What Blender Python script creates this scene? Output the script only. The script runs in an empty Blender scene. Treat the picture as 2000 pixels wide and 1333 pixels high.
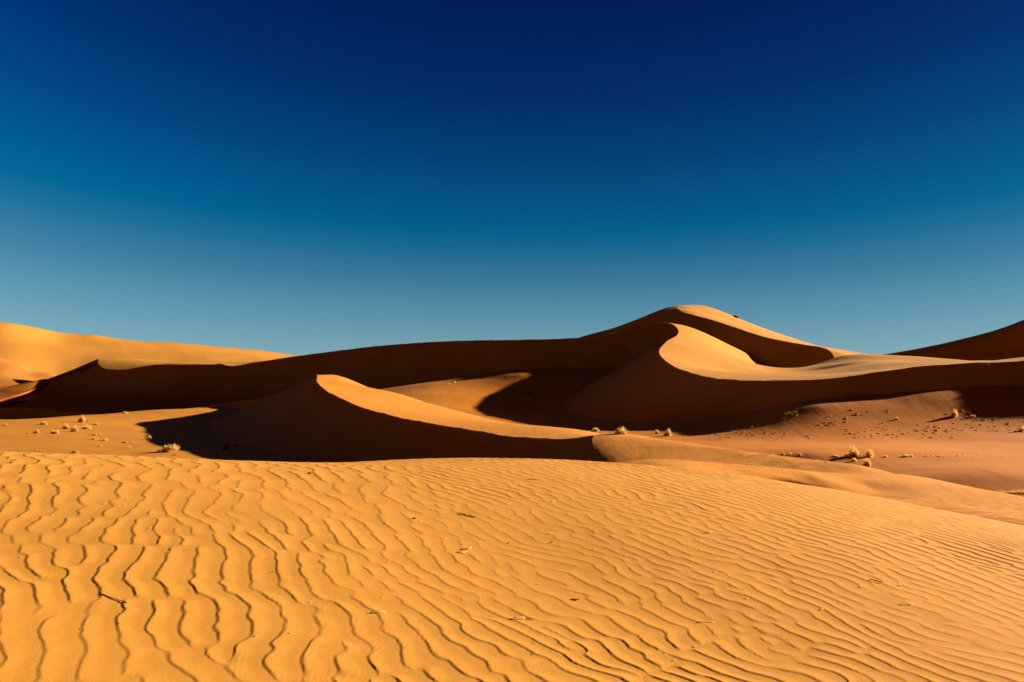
import bpy, bmesh, math, random
import numpy as np
from mathutils import Vector
from mathutils.bvhtree import BVHTree

R = math.radians
F = 1944.0            # focal length in photo pixels (2000 px wide)
HZ = 730.0            # photo row of the true horizon
CAMZ = 5.0            # camera height above the plain
SUN_AZ, SUN_EL = R(30.0), R(14.5)
SUN = np.array([math.cos(SUN_EL)*math.cos(SUN_AZ), math.cos(SUN_EL)*math.sin(SUN_AZ), math.sin(SUN_EL)])
rng = np.random.RandomState(7)
random.seed(11)

scene = bpy.context.scene
col = scene.collection

def W(px, py, d):
    return ((px-1000.0)/F*d, d, CAMZ+(HZ-py)/F*d)

def WS(lst):
    return np.array([W(*p) for p in lst], float)

# ------------------------------------------------------------------ curves and surfaces
def spline(P, n):
    """Catmull-Rom through the points, n samples evenly spread along the chord."""
    P = np.asarray(P, float)
    ch = np.r_[0, np.cumsum(np.linalg.norm(np.diff(P, axis=0), axis=1)**0.75)]
    m = np.zeros_like(P)
    h = np.diff(ch)[:, None]
    dl = np.diff(P, axis=0)/h
    m[1:-1] = (dl[:-1]*h[1:]+dl[1:]*h[:-1])/(h[1:]+h[:-1])
    m[0], m[-1] = dl[0], dl[-1]
    dense = np.linspace(0, ch[-1], 4000)
    k = np.clip(np.searchsorted(ch, dense, 'right')-1, 0, len(P)-2)
    t = ((dense-ch[k])/h[k, 0])[:, None]
    hh = h[k]
    C = ((2*t**3-3*t**2+1)*P[k]+(t**3-2*t**2+t)*hh*m[k]
         + (-2*t**3+3*t**2)*P[k+1]+(t**3-t**2)*hh*m[k+1])
    L = np.r_[0, np.cumsum(np.linalg.norm(np.diff(C, axis=0)/np.maximum(C[1:, 1:2], 5), axis=1))]
    s = np.linspace(0, L[-1], n)
    return np.stack([np.interp(s, L, C[:, i]) for i in range(3)], 1)

class TPS:
    def __init__(self, pts, lam=0.0, scale=None):
        pts = np.asarray(pts, float)
        self.c = pts[:, :2].mean(0)
        self.s = scale or np.abs(pts[:, :2]-self.c).max()
        X = (pts[:, :2]-self.c)/self.s
        n = len(X)
        d2 = ((X[:, None]-X[None])**2).sum(-1)
        K = 0.5*d2*np.log(d2+1e-12)+np.eye(n)*lam
        Q = np.c_[np.ones(n), X]
        A = np.block([[K, Q], [Q.T, np.zeros((3, 3))]])
        self.w = np.linalg.solve(A, np.r_[pts[:, 2], 0, 0, 0])
        self.X = X
    def __call__(self, x, y):
        sh = np.shape(x)
        U = np.c_[(np.ravel(x)-self.c[0])/self.s, (np.ravel(y)-self.c[1])/self.s]
        out = np.empty(len(U))
        n = len(self.X)
        for i in range(0, len(U), 40000):
            u = U[i:i+40000]
            d2 = ((u[:, None]-self.X[None])**2).sum(-1)
            out[i:i+40000] = (0.5*d2*np.log(d2+1e-12))@self.w[:n]+self.w[n]+u@self.w[n+1:]
        return out.reshape(sh)

def vnoise(x, y, seed=0):
    """smooth value noise in [-1,1]"""
    xi, yi = np.floor(x).astype(np.int64), np.floor(y).astype(np.int64)
    fx, fy = x-xi, y-yi
    fx, fy = fx*fx*fx*(fx*(fx*6-15)+10), fy*fy*fy*(fy*(fy*6-15)+10)
    def hsh(a, b):
        h = (a*374761393+b*668265263+seed*1442695041) & 0x7fffffff
        h = ((h ^ (h >> 13))*1274126177) & 0x7fffffff
        return ((h ^ (h >> 16)) & 0xffff)/32767.5-1.0
    return ((hsh(xi, yi)*(1-fx)+hsh(xi+1, yi)*fx)*(1-fy)+(hsh(xi, yi+1)*(1-fx)+hsh(xi+1, yi+1)*fx)*fy)

def fbm(x, y, seed=0, o=3):
    s = 0
    for i in range(o):
        s = s+vnoise(x*2**i+17.3*i, y*2**i-9.1*i, seed+i)*0.5**i
    return s

def grid_mesh(name, V, nr, nc, mat, crease_row=None):
    V = np.ascontiguousarray(V.reshape(-1, 3), dtype=np.float32)
    idx = np.arange(nr*nc).reshape(nr, nc)
    q = np.stack([idx[:-1, :-1], idx[:-1, 1:], idx[1:, 1:], idx[1:, :-1]], -1).reshape(-1, 4).astype(np.int32)
    a, b, c = V[q[0, 0]], V[q[0, 1]], V[q[0, 3]]
    # faces look up
    v = V[q]
    nz = np.cross(v[:, 1]-v[:, 0], v[:, 3]-v[:, 0])[:, 2].sum()
    if nz < 0:
        q = q[:, ::-1].copy()
    me = bpy.data.meshes.new(name)
    me.vertices.add(len(V)); me.vertices.foreach_set('co', V.ravel())
    me.loops.add(q.size); me.loops.foreach_set('vertex_index', q.ravel())
    me.polygons.add(len(q)); me.polygons.foreach_set('loop_start', np.arange(0, q.size, 4, dtype=np.int32))
    me.update(calc_edges=True)
    me.validate()
    me.polygons.foreach_set('use_smooth', np.ones(len(me.polygons), bool))
    if crease_row is not None:
        ne = len(me.edges)
        ev = np.empty(ne*2, np.int32); me.edges.foreach_get('vertices', ev); ev = ev.reshape(-1, 2)
        rows = ev//nc
        m = (rows[:, 0] == crease_row) & (rows[:, 1] == crease_row)
        at = me.attributes.new('sharp_edge', 'BOOLEAN', 'EDGE')
        at.data.foreach_set('value', m)
    me.materials.append(mat)
    o = bpy.data.objects.new(name, me)
    col.objects.link(o)
    o['kind'] = 'structure'
    return o

SURF = {}
def dune(name, crest, lit, mat, L_lit, L_slip=26.0, sweep=(0.77, 0.64), slope=33.5, n=500, nl=110, ns=60,
         lam=0.0, base=0.0, foot=1.35, amp=0.05, seed=1, soft=None, sink=None):
    """crest: list of (photo x, photo y, depth); lit: control points of the windward side."""
    C = spline(WS(crest), n)
    aa = np.r_[0, np.cumsum(np.hypot(*np.diff(C[:, :2], axis=0).T))]
    C[:, 2] += 0.03*fbm(aa/2.2, aa*0+seed, seed+3)+0.012*vnoise(aa/0.5, aa*0+seed, seed+4)     # small nicks along the brink
    sw = np.array(sweep)/np.hypot(*sweep)
    cp = C[::max(1, n//45)]
    T = TPS(np.vstack([cp, WS(lit)]), lam)
    corr = C[:, 2]-T(C[:, 0], C[:, 1])
    # windward
    s = L_lit*(np.linspace(0, 1, nl)**1.6)
    x = C[None, :, 0]+s[:, None]*sw[0]; y = C[None, :, 1]+s[:, None]*sw[1]
    z = T(x, y)+corr[None]*np.exp(-s[:, None]/3.0)
    fade = np.clip(s/4.0, 0, 1)[:, None]
    z = z+amp*fade*fbm(x/9.0, y/9.0, seed)
    if sink: z = z-sink(x, y)
    lit_rows = np.stack([x, y, z], -1)
    # slip face: union of repose cones hung from the crest, easing towards the foot
    s2 = L_slip*(np.linspace(0, 1, ns+1)[1:]**1.3)
    xs = C[None, :, 0]-s2[:, None]*sw[0]; ys = C[None, :, 1]-s2[:, None]*sw[1]
    zs = np.full(xs.shape, -1e9)
    tan = math.tan(R(slope))
    cc = spline(WS(crest), 260)
    ax = xs.ravel(); ay = ys.ravel(); zz = zs.ravel().copy()
    for c in cc:
        d = np.hypot(ax-c[0], ay-c[1])
        A = max(1.5, foot*(c[2]-base)); tc_ = tan*(soft(c[1]) if soft else 1.0); g = A*(1-np.exp(-d*tc_/A))
        zz = np.maximum(zz, c[2]-g)
    zs = zz.reshape(xs.shape)
    zs = zs+0.06*np.clip(s2/4, 0, 1)[:, None]*fbm(xs/5.0, ys/11.0, seed+5)
    slip_rows = np.stack([xs, ys, zs], -1)[::-1]
    V = np.concatenate([slip_rows, C[None], lit_rows[1:]], 0)
    o = grid_mesh(name, V, V.shape[0], n, mat, crease_row=ns)
    SURF[name] = T
    return o

# ------------------------------------------------------------------ materials
def sand_material(name, c1, c2, ripple=0.0, lam=0.1, west=None, low=None, streak=0.028):
    c1, c2, west, low = [q and (q[0], q[1]*0.889, q[2]*0.757) for q in (c1, c2, west, low)]
    m = bpy.data.materials.new(name); m.use_nodes = True
    nt = m.node_tree; N = nt.nodes; Lk = nt.links
    N.clear()
    out = N.new('ShaderNodeOutputMaterial'); bs = N.new('ShaderNodeBsdfPrincipled')
    bs.inputs['Roughness'].default_value = 0.95
    bs.inputs['Specular IOR Level'].default_value = 0.05
    Lk.new(bs.outputs[0], out.inputs[0])
    tc = N.new('ShaderNodeTexCoord')
    n1 = N.new('ShaderNodeTexNoise'); n1.inputs['Scale'].default_value = 0.12; n1.inputs['Detail'].default_value = 4
    n2 = N.new('ShaderNodeTexNoise'); n2.inputs['Scale'].default_value = 170; n2.inputs['Detail'].default_value = 2
    Lk.new(tc.outputs['Object'], n1.inputs['Vector']); Lk.new(tc.outputs['Object'], n2.inputs['Vector'])
    mx = N.new('ShaderNodeMix'); mx.data_type = 'RGBA'
    mx.inputs[6].default_value = (*c1, 1); mx.inputs[7].default_value = (*c2, 1)
    rm = N.new('ShaderNodeMapRange'); rm.inputs[1].default_value = .35; rm.inputs[2].default_value = .65
    Lk.new(n1.outputs['Fac'], rm.inputs[0]); Lk.new(rm.outputs[0], mx.inputs[0])
    gr = N.new('ShaderNodeMix'); gr.data_type = 'RGBA'; gr.blend_type = 'MULTIPLY'
    gm = N.new('ShaderNodeMapRange'); gm.inputs[1].default_value = .3; gm.inputs[2].default_value = .7
    gm.inputs[3].default_value = .88; gm.inputs[4].default_value = 1.1
    Lk.new(n2.outputs['Fac'], gm.inputs[0])
    gr.inputs[0].default_value = 1
    csrc = mx.outputs[2]
    if west:      # paler western sand, its colour also lightening the ramp like stronger sunlight
        sx = N.new('ShaderNodeSeparateXYZ'); Lk.new(tc.outputs['Object'], sx.inputs[0])
        ad = N.new('ShaderNodeMath'); ad.operation = 'MULTIPLY_ADD'; ad.inputs[1].default_value = 14
        Lk.new(n1.outputs['Fac'], ad.inputs[0]); Lk.new(sx.outputs['X'], ad.inputs[2])
        wr = N.new('ShaderNodeMapRange'); wr.interpolation_type = 'SMOOTHSTEP'
        wr.inputs[1].default_value = -16; wr.inputs[2].default_value = 8
        Lk.new(ad.outputs[0], wr.inputs[0])
        wm = N.new('ShaderNodeMix'); wm.data_type = 'RGBA'; wm.inputs[6].default_value = (*west, 1)
        Lk.new(mx.outputs[2], wm.inputs[7]); Lk.new(wr.outputs[0], wm.inputs[0]); csrc = wm.outputs[2]
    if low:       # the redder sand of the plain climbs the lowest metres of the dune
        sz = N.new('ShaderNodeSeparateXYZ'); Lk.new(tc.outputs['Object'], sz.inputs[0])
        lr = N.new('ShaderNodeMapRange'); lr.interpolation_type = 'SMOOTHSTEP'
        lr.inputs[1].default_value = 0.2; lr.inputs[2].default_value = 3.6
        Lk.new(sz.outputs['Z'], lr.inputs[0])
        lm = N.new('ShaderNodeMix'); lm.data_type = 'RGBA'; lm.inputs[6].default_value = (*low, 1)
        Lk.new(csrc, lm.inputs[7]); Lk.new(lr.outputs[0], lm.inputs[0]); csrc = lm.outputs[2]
    Lk.new(csrc, gr.inputs[6]); Lk.new(gm.outputs[0], gr.inputs[7])
    Lk.new(gr.outputs[2], bs.inputs['Base Color'])
    # grain bump
    b1 = N.new('ShaderNodeBump'); b1.inputs['Strength'].default_value = 0.25; b1.inputs['Distance'].default_value = 0.003
    Lk.new(n2.outputs['Fac'], b1.inputs['Height'])
    ms = N.new('ShaderNodeMapping'); ms.inputs['Rotation'].default_value = (0, 0, R(-25)); ms.inputs['Scale'].default_value = (1.0, 0.16, 1.0)
    Lk.new(tc.outputs['Object'], ms.inputs['Vector'])
    n4 = N.new('ShaderNodeTexNoise'); n4.inputs['Scale'].default_value = 1.1; n4.inputs['Detail'].default_value = 5; n4.inputs['Roughness'].default_value = 0.6
    Lk.new(ms.outputs[0], n4.inputs['Vector'])
    b3 = N.new('ShaderNodeBump'); b3.inputs['Strength'].default_value = 1.0; b3.inputs['Distance'].default_value = streak
    Lk.new(n4.outputs['Fac'], b3.inputs['Height']); Lk.new(b1.outputs[0], b3.inputs['Normal'])
    last = b3
    if ripple > 0:
        mp = N.new('ShaderNodeMapping'); mp.inputs['Rotation'].default_value = (0, 0, -SUN_AZ)
        Lk.new(tc.outputs['Object'], mp.inputs['Vector'])
        wv = N.new('ShaderNodeTexWave'); wv.wave_type = 'BANDS'; wv.bands_direction = 'X'; wv.wave_profile = 'SAW'
        wv.inputs['Scale'].default_value = 2*math.pi/lam/20.0
        wv.inputs['Distortion'].default_value = 5.0; wv.inputs['Detail'].default_value = 2
        wv.inputs['Detail Scale'].default_value = 0.35
        Lk.new(mp.outputs[0], wv.inputs['Vector'])
        n3 = N.new('ShaderNodeTexNoise'); n3.inputs['Scale'].default_value = 0.25
        Lk.new(tc.outputs['Object'], n3.inputs['Vector'])
        mm = N.new('ShaderNodeMapRange'); mm.inputs[1].default_value = .38; mm.inputs[2].default_value = .6
        Lk.new(n3.outputs['Fac'], mm.inputs[0])
        ml = N.new('ShaderNodeMath'); ml.operation = 'MULTIPLY'
        Lk.new(wv.outputs['Fac'], ml.inputs[0]); Lk.new(mm.outputs[0], ml.inputs[1])
        b2 = N.new('ShaderNodeBump'); b2.inputs['Strength'].default_value = 1.0; b2.inputs['Distance'].default_value = ripple
        Lk.new(ml.outputs[0], b2.inputs['Height']); Lk.new(last.outputs[0], b2.inputs['Normal'])
        last = b2
    Lk.new(last.outputs[0], bs.inputs['Normal'])
    return m

PALE1, PALE2 = (0.60, 0.284, 0.050), (0.65, 0.309, 0.057)
RED1, RED2 = (0.57, 0.186, 0.010), (0.63, 0.217, 0.014)
M_fore = sand_material('rippled_sand', (0.605, 0.282, 0.046), (0.655, 0.306, 0.053), streak=0.006)
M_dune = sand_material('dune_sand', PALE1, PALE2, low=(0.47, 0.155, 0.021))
M_mid = sand_material('whaleback_sand', (0.61, 0.250, 0.036), (0.66, 0.272, 0.041), ripple=0.0)
M_plain = sand_material('plain_sand', RED1, RED2, ripple=0.004, lam=0.25, west=(0.58, 0.245, 0.036))

# ------------------------------------------------------------------ dunes
front_crest = [(370, 799, 156), (440, 788, 140), (500, 780, 130), (560, 763, 121), (600, 743, 114), (615, 734, 110.5),
               (619, 745, 98), (628, 756, 88), (642, 766, 80), (680, 785, 70.5), (740, 806, 62), (830, 826, 56),
               (950, 845, 51), (1050, 857, 48), (1110, 857, 46.5), (1158, 850, 45), (1156.5, 858, 43.8), (1160, 874, 42.2),
               (1170, 893, 40.6), (1188, 913, 39), (1215, 938, 37.3), (1260, 965, 35), (1380, 1010, 31.5), (1560, 1090, 27), (1900, 1280, 20)]
front_lit = [(650, 733, 113), (690, 745, 109), (780, 770, 98), (860, 794, 90), (930, 812, 83), (1000, 828, 75),
             (1080, 838, 63), (1150, 842, 53.5), (1215, 846.5, 46.2), (1330, 868, 43.6), (1400, 884, 42.2), (1448, 896, 41.3),
             # bodies of the lit face
             (700, 765, 92), (800, 790, 80), (900, 815, 72),
             # fall-off behind the skyline
             (690, 790, 124), (800, 815, 114), (900, 830, 104), (1000, 850, 92), (1100, 862, 82), (1250, 873, 68),
             (1400, 905, 58), (500, 830, 155), (600, 815, 140),
             # low nose running out to the right, tilted to the viewer
             (1520, 905, 40.8), (1595, 912.5, 40.4), (1685, 920, 40.1),
             (1230, 879.5, 42), (1230, 902, 40), (1300, 893, 41), (1300, 906, 39.9), (1400, 897.5, 41), (1400, 914, 39.6),
             (1500, 913, 40), (1500, 925, 39), (1600, 923, 39.4), (1700, 933, 38.8),
             (1300, 945, 36.5), (1400, 950, 36), (1500, 955, 36), (1650, 965, 35.5), (1800, 960, 37), (1900, 985, 35), (2050, 1010, 33),
             (1600, 1030, 30), (1800, 1060, 28), (1950, 1180, 20), (2200, 1100, 26),
             # behind the nose
             (1215, 860, 53), (1330, 888, 49.5), (1448, 914, 46.5), (1600, 930, 45), (1700, 937, 44.5), (1800, 965, 44), (1950, 1010, 42), (2200, 1060, 42),
             (1500, 925, 53), (1650, 945, 50)]
FC = spline(WS(front_crest), 400)
def brink_x(y):
    o = np.argsort(FC[:, 1]); return np.interp(y, FC[o, 1], FC[o, 0])
def wb_edge(x, y):
    PX = x/np.maximum(y, 1)
    return np.clip(np.minimum.reduce([(x-brink_x(y)-0.5)/4.5, (0.39-PX)*y/2.0, (y-36)/1.5, (50-y)/2.0]), 0, 1)
def nose(x, y):
    # the brink of the low back is rounded, not sharp
    cx = brink_x(y)
    s = np.maximum(x-cx, 0)/0.77
    return np.clip((44.8-y)/3.0, 0, 1)*0.40*(1-np.exp(-s/2.2))*np.exp(-s/16.0)
D_front = dune('front_dune', front_crest, front_lit, M_mid, 46, base=-1.5, soft=lambda y: 0.62+0.38*np.clip((y-41)/4.0, 0, 1), sink=lambda x, y: 0.06*wb_edge(x, y)-nose(x, y), L_slip=22, n=900, nl=260, ns=60, seed=3, amp=0.02)

main_crest = [(30, 762, 186), (60, 752, 188), (100, 738, 191), (150, 719, 195), (180, 706, 198), (190, 702, 199), (192, 710, 195.5),
              (205, 720, 192), (240, 722, 190), (300, 713, 188), (360, 712, 186), (420, 712, 184.5), (430, 711, 184),
              (450, 715, 183), (500, 708, 182), (570, 697, 180), (640, 688, 178), (750, 675, 175), (900, 666, 171), (1060, 663, 168),
              (1130, 660, 167.5), (1200, 651, 168), (1240, 639, 169), (1275, 629.5, 169), (1308, 632, 167.5), (1322, 641, 163.5), (1324, 653, 157),
              (1303, 667, 147.5), (1288, 684, 137.5), (1300, 705, 122.5), (1340, 725, 107.5), (1420, 741, 94.5), (1520, 743.5, 88.5),
              (1600, 741, 84), (1650, 736, 82), (1700, 728.5, 81.5), (1800, 716, 81.5), (1900, 709, 82), (2000, 705, 82.5),
              (2030, 700, 82.5), (2060, 693, 82.8), (2123, 682, 83), (2250, 664, 83.5), (2500, 655, 85)]
main_lit = [(1316, 635, 175), (1345, 646, 181), (1400, 668, 178), (1460, 693, 170), (1525, 726, 158), (1480, 736, 125), (1525, 727, 140), (1600, 723, 141), (1480, 716, 145), (1420, 708, 140), (1570, 718, 156), (1610, 706, 158), (1640, 696.5, 160), (1525, 729, 167), (1570, 726, 168), (1610, 718, 168),
            (1660, 708, 142), (1700, 694.5, 176), (1750, 699, 178), (1850, 705, 165), (1950, 706.5, 130), (1800, 711, 122), (1900, 709, 106), (1720, 711, 128), (1750, 704.5, 148), (1700, 701, 152), (1800, 707, 146), (1850, 708.5, 136), (1750, 712, 205), (1850, 714, 195), (1950, 714, 165), (1800, 702.3, 174), (1900, 706, 148),
            (2000, 705.2, 105), (2200, 700, 100), (2100, 702, 105), (2300, 712, 130),
            (1400, 690, 205), (1600, 705, 200), (1800, 722, 200), (2100, 730, 140), (2500, 720, 120),
            # windward of the long left part
            (215, 697, 209), (300, 703.5, 210), (400, 708.5, 209), (480, 708, 205), (560, 703, 200), (150, 705, 220), (60, 760, 205),
            (300, 722, 245), (500, 722, 235), (640, 700, 205), (750, 690, 205), (900, 684, 200), (1060, 682, 196), (1200, 680, 196),
            (1130, 674, 175), (1200, 667, 176), (1240, 657, 177), (1060, 675, 176),
            (640, 720, 230), (900, 710, 230), (1150, 700, 225)]
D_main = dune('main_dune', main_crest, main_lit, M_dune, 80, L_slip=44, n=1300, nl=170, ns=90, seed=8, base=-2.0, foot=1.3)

back_crest = [(1000, 700, 218), (1060, 683, 215), (1130, 660, 211), (1200, 640, 207), (1270, 615, 203), (1316, 602.5, 200), (1322, 602.5, 199), (1328, 607, 197),
              (1400, 628, 187), (1500, 660, 177), (1560, 672, 172), (1600, 678, 168), (1618, 684, 165), (1624.5, 690, 163.3),
              (1632, 703, 159), (1645, 728, 150), (1690, 765, 132)]
back_lit = [(1328, 599, 206), (1336, 596.5, 211), (1350, 595.8, 215), (1361, 596.8, 217), (1380, 603.5, 220), (1410, 614, 221),
            (1440, 624, 222), (1500, 646, 215), (1560, 667, 206), (1650, 685, 191), (1700, 693, 182), (1760, 704, 172),
            (1340, 603.9, 203.5), (1380, 611.8, 204.5), (1440, 632, 203), (1500, 652.5, 196), (1560, 669.5, 189), (1630, 684.5, 178),
            (1450, 672, 285), (1600, 708, 262), (1352, 624, 262), (1270, 634, 225), (1200, 660, 222), (1130, 690, 228),
            (1680, 703, 162), (1700, 722, 142), (1800, 722, 165), (1760, 745, 135)]
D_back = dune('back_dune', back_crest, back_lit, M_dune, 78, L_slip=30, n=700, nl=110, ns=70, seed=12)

# far lit dune on the left, its low apron, and the far shaded dune on the right
far_left_crest = [(-900, 640, 190), (-600, 615, 205), (-300, 618, 220), (-100, 627, 228), (0, 634, 232), (60, 643, 238), (120, 655, 244), (150, 657.5, 246), (180, 657.5, 248), (250, 667, 253), (340, 672, 262), (420, 680, 270),
                  (500, 687, 279), (575, 695, 288), (700, 705, 300), (900, 716, 320)]
def slab(name, rows, n, m, mat, amp=0.03, seed=2, lam=0):
    """surface lofted through rows of control points"""
    C = np.stack([spline(WS(r), n) for r in rows])
    out = np.stack([spline3(C[:, j], m) for j in range(n)], 1)
    return out

def spline3(P, m):
    t = np.arange(len(P)); u = np.linspace(0, len(P)-1, m)
    k = np.clip(u.astype(int), 0, len(P)-2); f = (u-k)[:, None]
    g = np.gradient(P, axis=0)
    return ((2*f**3-3*f**2+1)*P[k]+(f**3-2*f**2+f)*g[k]+(-2*f**3+3*f**2)*P[k+1]+(f**3-f**2)*g[k+1])

def loft(name, rows, mat, n=200, m=60, amp=0.08, seed=4, nscale=12.0):
    V = slab(name, rows, n, m, mat)
    V[..., 2] += amp*fbm(V[..., 0]/nscale, V[..., 1]/nscale, seed)
    return grid_mesh(name, V, m, n, mat)

M_far = sand_material('far_sand', (0.52, 0.243, 0.045), (0.575, 0.270, 0.051))  # dune sand darkened in colour to offset the strong sunlight on this face
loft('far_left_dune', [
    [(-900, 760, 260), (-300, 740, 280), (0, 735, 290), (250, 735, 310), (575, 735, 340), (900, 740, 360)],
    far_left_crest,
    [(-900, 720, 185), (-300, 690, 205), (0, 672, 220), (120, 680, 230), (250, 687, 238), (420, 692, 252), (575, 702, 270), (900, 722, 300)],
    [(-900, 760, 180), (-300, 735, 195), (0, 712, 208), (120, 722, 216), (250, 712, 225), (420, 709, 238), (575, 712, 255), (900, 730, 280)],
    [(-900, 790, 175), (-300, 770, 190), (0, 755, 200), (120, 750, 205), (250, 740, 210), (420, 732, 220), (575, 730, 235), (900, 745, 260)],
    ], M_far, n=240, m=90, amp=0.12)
M_red = sand_material('apron_sand', (0.55, 0.225, 0.05), (0.6, 0.25, 0.055))
loft('left_apron_dune', [
    [(-500, 700, 222), (-200, 700, 222), (0, 722, 222), (60, 740, 222), (110, 765, 222), (200, 790, 222)],
    [(-500, 660, 206), (-200, 675, 207), (0, 701, 207), (35, 711, 207), (68, 726, 206), (95, 730, 206), (112, 736, 205), (150, 752, 204), (230, 790, 204)],
    [(-500, 700, 196), (-200, 710, 196), (0, 728, 196), (60, 740, 197), (110, 748, 198), (230, 792, 199)],
    [(-500, 765, 184), (-200, 760, 184), (0, 758, 184), (60, 757, 186), (110, 770, 190), (230, 800, 190)],
    [(-500, 800, 178), (-200, 790, 178), (0, 785, 178), (60, 785, 180), (110, 800, 184), (230, 820, 184)],
    ], M_red, n=160, m=70)
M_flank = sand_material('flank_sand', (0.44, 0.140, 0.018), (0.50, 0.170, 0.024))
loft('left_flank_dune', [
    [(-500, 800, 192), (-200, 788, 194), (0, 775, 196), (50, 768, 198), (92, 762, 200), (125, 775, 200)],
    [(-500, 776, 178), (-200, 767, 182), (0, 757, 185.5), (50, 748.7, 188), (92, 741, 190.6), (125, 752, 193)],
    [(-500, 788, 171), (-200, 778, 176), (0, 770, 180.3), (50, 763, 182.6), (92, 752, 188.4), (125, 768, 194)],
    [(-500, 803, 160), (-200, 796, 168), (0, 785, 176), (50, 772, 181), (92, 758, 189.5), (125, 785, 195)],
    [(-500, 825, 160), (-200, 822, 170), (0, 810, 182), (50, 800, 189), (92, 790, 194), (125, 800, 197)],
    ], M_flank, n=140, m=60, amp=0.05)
loft('far_right_dune', [
    [(1500, 740, 400), (1720, 735, 400), (2000, 690, 400), (2400, 640, 400), (3000, 640, 400)],
    [(1500, 720, 365), (1650, 703, 362), (1720, 693, 360), (1800, 680, 357), (1900, 657, 353), (1960, 640, 350), (2000, 625, 348), (2200, 560, 345), (2500, 530, 345), (3000, 580, 345)],
    [(1500, 800, 345), (1720, 760, 342), (2000, 712, 335), (2200, 680, 322), (2500, 670, 318), (3000, 700, 318)],
    [(1500, 860, 325), (1720, 830, 322), (2000, 800, 310), (2200, 800, 300), (2500, 800, 290), (3000, 800, 290)],
    ], M_dune, n=160, m=80)

# ------------------------------------------------------------------ ground sheet
g_pts = WS([
    # left plain and its low swell
    (0, 886, 63), (300, 890, 61), (100, 850, 78), (275, 825, 102), (290, 850, 81), (340, 880, 65), (400, 900, 57),
    (0, 833, 88), (60, 827, 93), (110, 820.5, 99), (170, 815, 107), (260, 804, 122), (330, 800, 132), (400, 797, 140), (-200, 845, 80), (-400, 860, 75),
    (0, 836, 122), (100, 830, 128), (160, 825, 132), (210, 818, 138), (250, 812, 143), (0, 825, 150), (100, 822, 152), (200, 816, 154), (-200, 828, 150), (0, 818, 164), (120, 816, 164), (270, 805, 160), (330, 801, 165),
    (0, 808, 180), (100, 808, 180), (200, 804, 180), (300, 798, 178), (400, 790, 172),
    (600, 860, 80), (700, 830, 100), (600, 800, 135),
    # ramp between the dunes
    (790, 770, 135), (925, 807, 116), (925, 797, 123), (1000, 820, 104), (1015, 733, 148), (880, 750, 146), (950, 753, 143), (960, 741, 148), (860, 790, 124), (1050, 760, 140), (1100, 800, 120),
    (1100, 830, 95), (1200, 845, 80),
    # right plain
    (1330, 850, 74.5), (1230, 848, 77), (1590, 855, 66), (1800, 856, 65), (2000, 855, 65), (2300, 855, 65), (1450, 893, 52), (1680, 890, 50.5), (1580, 888, 51),
    (1850, 890, 50), (2000, 893, 49.5), (1960, 899, 47), (1950, 935, 39.5), (1780, 925, 42), (1850, 962, 38), (2000, 964, 37), (2300, 965, 36), (1500, 945, 43), (1400, 938, 45), (1600, 945, 42), (1300, 930, 46), (1520, 899, 51), (2300, 895, 49),
    (1590, 793, 75.2), (1700, 780, 76.6), (1800, 770.5, 77.2), (1890, 763.5, 77.7), (2000, 762, 77.8), (2300, 760, 78.5), (1700, 820, 71.5), (1900, 820, 71.5), (1450, 825, 76.5), (2100, 820, 71.5),
    (1500, 800, 90), (1300, 815, 100)])
extra = np.array([(-70, 20, 0.2), (0, 20, 0.3), (40, 20, 0.8), (0, 45, 0.05), (-40, 40, 0.1), (15, 45, .3), (-250, 150, -0.5), (250, 100, 0), (200, 200, 0), (0, 260, -1), (-250, 350, -1), (250, 350, -1), (0, 450, -1),
                  (-150, 0, 0), (150, 0, 0.5), (-300, -100, 0), (300, -100, 0), (0, -100, 0)], float)
GT = TPS(np.vstack([g_pts, extra]), 0.0)
def ground_sheet():
    # polar sheet out to the horizon, fine where the picture looks
    r1 = np.geomspace(14, 240, 420); r2 = np.geomspace(260, 6000, 30)
    r = np.r_[0.5, 4, 9, r1, r2]
    a1 = np.linspace(R(52), R(128), 620); a2 = np.linspace(R(128), R(412), 90)[1:]
    a = np.r_[a1, a2]
    A, Rr = np.meshgrid(a, r)
    x, y = Rr*np.cos(A), Rr*np.sin(A)
    xi, yi = np.clip(x, -300, 300), np.clip(y, -120, 450)
    z = GT(xi, yi)
    z = np.clip(z, -3, 6)
    z += 0.05*fbm(x/7.0, y/7.0, 31)*np.clip((Rr-20)/20, 0, 1)
    far = np.clip((Rr-330)/500, 0, 1)
    z = z*(1-far)+(-4.0)*far
    return grid_mesh('ground', np.stack([x, y, z], -1), len(r), len(a), M_plain)
G = ground_sheet()

small_crest = [(-500, 786, 172), (-250, 790, 171), (-100, 794, 169), (0, 796.5, 167), (75, 800, 164), (140, 805, 160), (215, 811.5, 155), (280, 819, 150)]
small_lit = [(-500, 796, 178), (-100, 804, 174), (0, 806, 172), (75, 808, 170), (140, 813, 166), (215, 818, 161), (300, 826, 156), (-250, 795, 195), (0, 800, 192), (200, 805, 186)]
D_small = dune('low_dune', small_crest, small_lit, M_plain, 22, L_slip=10, n=300, nl=50, ns=30, seed=14, base=-2.8, amp=0.02, slope=30)

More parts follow.
